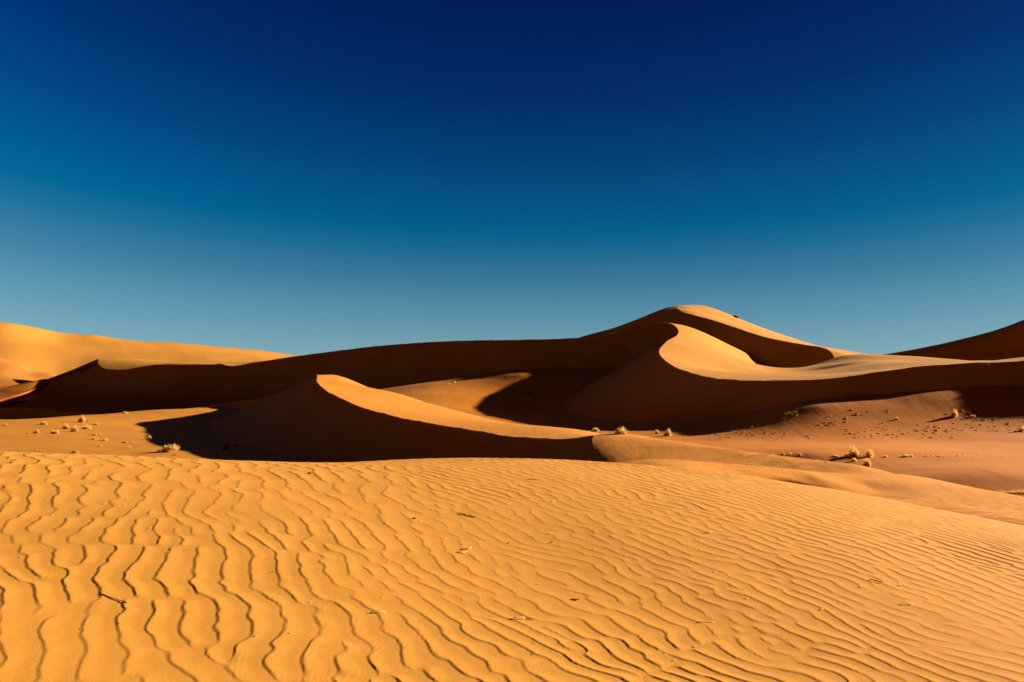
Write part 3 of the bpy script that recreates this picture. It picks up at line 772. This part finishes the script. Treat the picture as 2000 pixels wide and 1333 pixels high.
# ------------------------------------------------------------------ litter on the foreground ripples
def stick_geo(L, r, seed, flat=0.6, bend=0.12, n=7):
    rg = np.random.RandomState(seed); V, Fc = [], []
    m = 6
    b1, b2 = rg.uniform(-bend, bend), rg.uniform(-bend, bend)*.5
    for i in range(n):
        t = i/(n-1)-.5
        rr = r*(1-0.45*abs(t*2)**3)*(1+0.15*rg.randn())
        for j in range(m):
            a = 2*np.pi*j/m
            V.append((t*L, b1*L*(t*t*4-1)*.5+rr*math.cos(a), r*.5+b2*L*(1-4*t*t)*.4+rr*flat*math.sin(a)))
    for i in range(n-1):
        for j in range(m):
            a, b = i*m+j, i*m+(j+1) % m
            Fc.append((a, b, b+m, a+m))
    Fc.append(tuple(range(m))[::-1]); Fc.append(tuple((n-1)*m+j for j in range(m)))
    return V, Fc
def litter(name, px, py, Lpx, rpx, ang, mat, label, cat, seed, group=None, flat=.6, bend=.12, lift=0.0, pitch=0.0):
    p = fore_at(px, py); m = p.y/F
    V, Fc = stick_geo(Lpx*m, rpx*m, seed, flat, bend)
    if Lpx > 18 and not pitch:      # long pieces lie along the ripples they rest on
        ca, sa = math.cos(R(ang)), math.sin(R(ang)); W_ = []
        for k in range(0, len(V), 6):
            cx = sum(q[0] for q in V[k:k+6])/6; cy = sum(q[1] for q in V[k:k+6])/6
            X, Y = p.x+cx*ca-cy*sa, p.y+cx*sa+cy*ca
            g = FGV[int(np.argmin((FGV[:, 0]-X)**2+(FGV[:, 1]-Y)**2))][2]-p.z
            W_ += [(q[0], q[1], q[2]+float(g)) for q in V[k:k+6]]
        V = W_
    o = mesh_obj(name, V, Fc, [mat], smooth=True)
    o.location = p+Vector((0, 0, 0.002+lift)); o.rotation_euler = (0, R(pitch), R(ang))
    o['label'] = label; o['category'] = cat
    if group: o['group'] = group
    return o
litter('dark_twig', 912, 1008, 44, 1.6, -38, M_twig, 'dark thin twig lying on the ripples, centre of the upper foreground', 'twig', 1, bend=.03)
litter('straw_piece', 911, 1074, 22, 3.0, 25, M_white, 'thick bleached straw piece, upper one of a small bundle in the centre', 'straw', 2, 'bleached bundle', pitch=-6)
litter('straw_piece', 903, 1080, 18, 2.2, -5, M_white, 'thin bleached straw piece, lower one of a small bundle in the centre', 'straw', 3, 'bleached bundle')
litter('straw_piece', 1015, 1209, 22, 3.6, 12, M_white, 'thick bleached straw stub in the lower centre of the ripples', 'straw', 4)
litter('straw_piece', 1034, 1210, 22, 1.2, -4, M_leaf, 'thin brown stalk behind the thick bleached stub', 'straw', 5)
litter('straw_piece', 971, 1171, 10, 3.0, 10, M_white, 'short bleached chip above the thick stub', 'straw', 6)
litter('straw_piece', 738, 1197, 32, 2.2, 20, M_white, 'long flaky bleached straw left of the lower centre', 'straw', 7, bend=.25)
litter('straw_piece', 1080, 980, 14, 1.5, 62, M_white, 'slim straw lying slantwise near the upper centre', 'straw', 8)
litter('fallen_twig', 222, 1171, 82, 1.5, -30, M_leaf, 'long half-buried brown twig across the ripples at lower left', 'twig', 9, bend=.05, lift=-.001)
litter('straw_piece', 1772, 1181, 22, 2.6, 0, M_white, 'curved bleached straw on the right part of the ripples', 'straw', 10, bend=.5)
litter('straw_piece', 1379, 1216, 38, 1.6, 14, M_white, 'long thin straw right of the lower centre', 'straw', 11)
litter('straw_piece', 1893, 1175, 24, 1.6, -8, M_white, 'thin straw near the right edge of the ripples', 'straw', 12)
litter('straw_piece', 1757, 1144, 8, 1.6, 75, M_white, 'tiny upright straw above the curved one', 'straw', 13, pitch=-35)
litter('dry_leaf', 1710, 1137, 26, 1.8, -28, M_twig, 'dark crumbled stalk left of the tiny upright straw', 'twig', 14, bend=.3)
litter('dry_leaf', 1125, 1172, 16, 2.4, -10, M_leaf, 'curled brown leaf right of the centre', 'leaf', 15, bend=.4)
litter('seed_pod', 1077, 1061, 6, 1.8, 0, M_twig, 'small dark seed pod near the centre of the ripples', 'seed', 16)
litter('seed_pod', 809, 1014, 7, 2.0, 10, M_twig, 'small dark seed pod left of the dark twig', 'seed', 17)
litter('seed_pod', 604, 926, 8, 2.4, 0, M_twig, 'dark seed pod just below the grass tufts on the crest', 'seed', 18)
litter('straw_piece', 312, 921, 20, 1.6, 15, M_white, 'faint straw near the crest at upper left of the ripples', 'straw', 19)
litter('straw_piece', 272, 952, 34, 1.0, -10, M_leaf, 'thin brown stalk between ripples at upper left', 'straw', 20)
litter('straw_piece', 1383, 1041, 14, 2.0, 15, M_white, 'short straw in the middle of the right ripples', 'straw', 21)
litter('straw_piece', 1604, 1192, 9, 1.8, 20, M_white, 'short straw chip below centre right', 'straw', 22)
litter('straw_piece', 1040, 938, 22, 1.1, -8, M_leaf, 'thin stalk near the far crest, centre', 'straw', 23)
rg = np.random.RandomState(9)
for i in range(70):
    px, py = rg.uniform(20, 1990), 925+(1300-925)*rg.rand()**1.2
    if py < 905+max(0, px-1180)*.16+12: continue
    litter('straw_chip', px, py, rg.uniform(3, 6.5), rg.uniform(.8, 1.7), rg.uniform(-60, 60), M_white if rg.rand() < .92 else M_leaf,
           'tiny bit of dry plant litter lying on the rippled sand', 'chip', 50+i, 'specks of litter on the ripples')

# ------------------------------------------------------------------ camera, sun, sky
cam = bpy.data.cameras.new('camera'); co = bpy.data.objects.new('camera', cam); col.objects.link(co)
cam.sensor_width = 36; cam.lens = 36*F/2000.0
cam.shift_y = (HZ-666.5)/2000.0
co.location = (0, 0, CAMZ); co.rotation_euler = (R(90), 0, 0)
cam.clip_start = 0.05; cam.clip_end = 20000
scene.camera = co

sl = bpy.data.lights.new('sun', 'SUN'); so = bpy.data.objects.new('sun', sl); col.objects.link(so)
sl.energy = 4.8; sl.angle = R(0.53); sl.color = (1.0, 0.90, 0.74)
so.rotation_euler = Vector(SUN).to_track_quat('Z', 'Y').to_euler()

w = bpy.data.worlds.new('World'); scene.world = w; w.use_nodes = True
nt = w.node_tree; N = nt.nodes; Lk = nt.links
N.clear()
wo = N.new('ShaderNodeOutputWorld'); bg = N.new('ShaderNodeBackground'); Lk.new(bg.outputs[0], wo.inputs[0])
sky = N.new('ShaderNodeTexSky'); sky.sky_type = 'NISHITA'; sky.sun_disc = False
sky.sun_elevation = SUN_EL; sky.sun_rotation = R(90)-SUN_AZ
tc = N.new('ShaderNodeTexCoord'); sep = N.new('ShaderNodeSeparateXYZ'); Lk.new(tc.outputs['Generated'], sep.inputs[0])
def math_node(op, a, b=None, c=None):
    n = N.new('ShaderNodeMath'); n.operation = op
    for i, v in enumerate((a, b, c)):
        if v is None: continue
        if isinstance(v, (int, float)): n.inputs[i].default_value = v
        else: Lk.new(v, n.inputs[i])
    return n.outputs[0]
# the polarised band of dark sky lies square to the sun: sideways the sky pales again
dx = math_node('SUBTRACT', sep.outputs['X'], 0.05)
dx2 = math_node('MULTIPLY', dx, dx)
fz = math_node('SUBTRACT', 1.0, math_node('MULTIPLY', dx2, 0.9))
fz = math_node('MAXIMUM', fz, 0.5)
ez = math_node('MULTIPLY', sep.outputs['Z'], fz)
ez = math_node('MULTIPLY', ez, 2.2)     # ramp spans sin(elevation) 0 .. 0.4545
ramp = N.new('ShaderNodeValToRGB'); Lk.new(ez, ramp.inputs[0])
def lin(c): return tuple(((v/255+0.055)/1.055)**2.4 if v > 10 else v/255/12.92 for v in c)
SKY_EXP = 1.0
stops = [(0.0, (140, 168, 175)), (0.05, (120, 161, 175)), (0.12, (92, 144, 167)), (0.20, (60, 120, 152)), (0.265, (26, 104, 144)), (0.31, (0, 94, 141)),
         (0.37, (0, 82, 134)), (0.46, (0, 64, 121)), (0.58, (0, 45, 106)), (0.70, (0, 34, 94)), (0.80, (0, 26, 84)), (1.0, (0, 18, 68))]
el = ramp.color_ramp.elements
while len(el) > 1: el.remove(el[-1])
for i, (p, c) in enumerate(stops):
    e = el[0] if i == 0 else el.new(p)
    e.position = p; e.color = (*lin(c), 1)
bg.inputs['Strength'].default_value = 0.1
sc_ = N.new('ShaderNodeVectorMath'); sc_.operation = 'SCALE'
Lk.new(ramp.outputs['Color'], sc_.inputs[0])
EXPO = 1.57
OFF_VIEW = (0.010, 0.008, 0.013)  # unseen sky outside the view, dimmed and tinted to set the shade colour
ZEN = (0.024, 0.017, 0.024)  # unseen overhead sky, tuned the same way for the shade
gain = math_node('MULTIPLY', math_node('MULTIPLY_ADD', math_node('MINIMUM', dx2, 0.4), 0.9, 1.0), 10.0/2**EXPO)
Lk.new(gain, sc_.inputs['Scale'])
mixs = N.new('ShaderNodeMix'); mixs.data_type = 'RGBA'; mixs.inputs[0].default_value = 0.0015
Lk.new(sc_.outputs[0], mixs.inputs[6]); Lk.new(sky.outputs[0], mixs.inputs[7])
mr = N.new('ShaderNodeMapRange'); mr.interpolation_type = 'SMOOTHSTEP'
mr.inputs[1].default_value = 0.30; mr.inputs[2].default_value = 0.72
Lk.new(sep.outputs['Y'], mr.inputs[0])
off_view = N.new('ShaderNodeMix'); off_view.data_type = 'RGBA'
zen = N.new('ShaderNodeMapRange'); zen.interpolation_type = 'SMOOTHSTEP'
zen.inputs[1].default_value = 0.35; zen.inputs[2].default_value = 0.95
Lk.new(sep.outputs['Z'], zen.inputs[0])
az_ = N.new('ShaderNodeMix'); az_.data_type = 'RGBA'
az_.inputs[6].default_value = (*[v*10/2**EXPO for v in OFF_VIEW], 1)
az_.inputs[7].default_value = (*[v*10/2**EXPO for v in ZEN], 1)
Lk.new(zen.outputs[0], az_.inputs[0]); Lk.new(az_.outputs[2], off_view.inputs[6])
Lk.new(mixs.outputs[2], off_view.inputs[7]); Lk.new(mr.outputs[0], off_view.inputs[0])
Lk.new(off_view.outputs[2], bg.inputs['Color'])

vs = scene.view_settings
vs.view_transform = 'Standard'; vs.look = 'None'; vs.exposure = EXPO; vs.gamma = 1.0
scene.cycles.max_bounces = 6; scene.cycles.diffuse_bounces = 3
scene.cycles.use_denoising = True
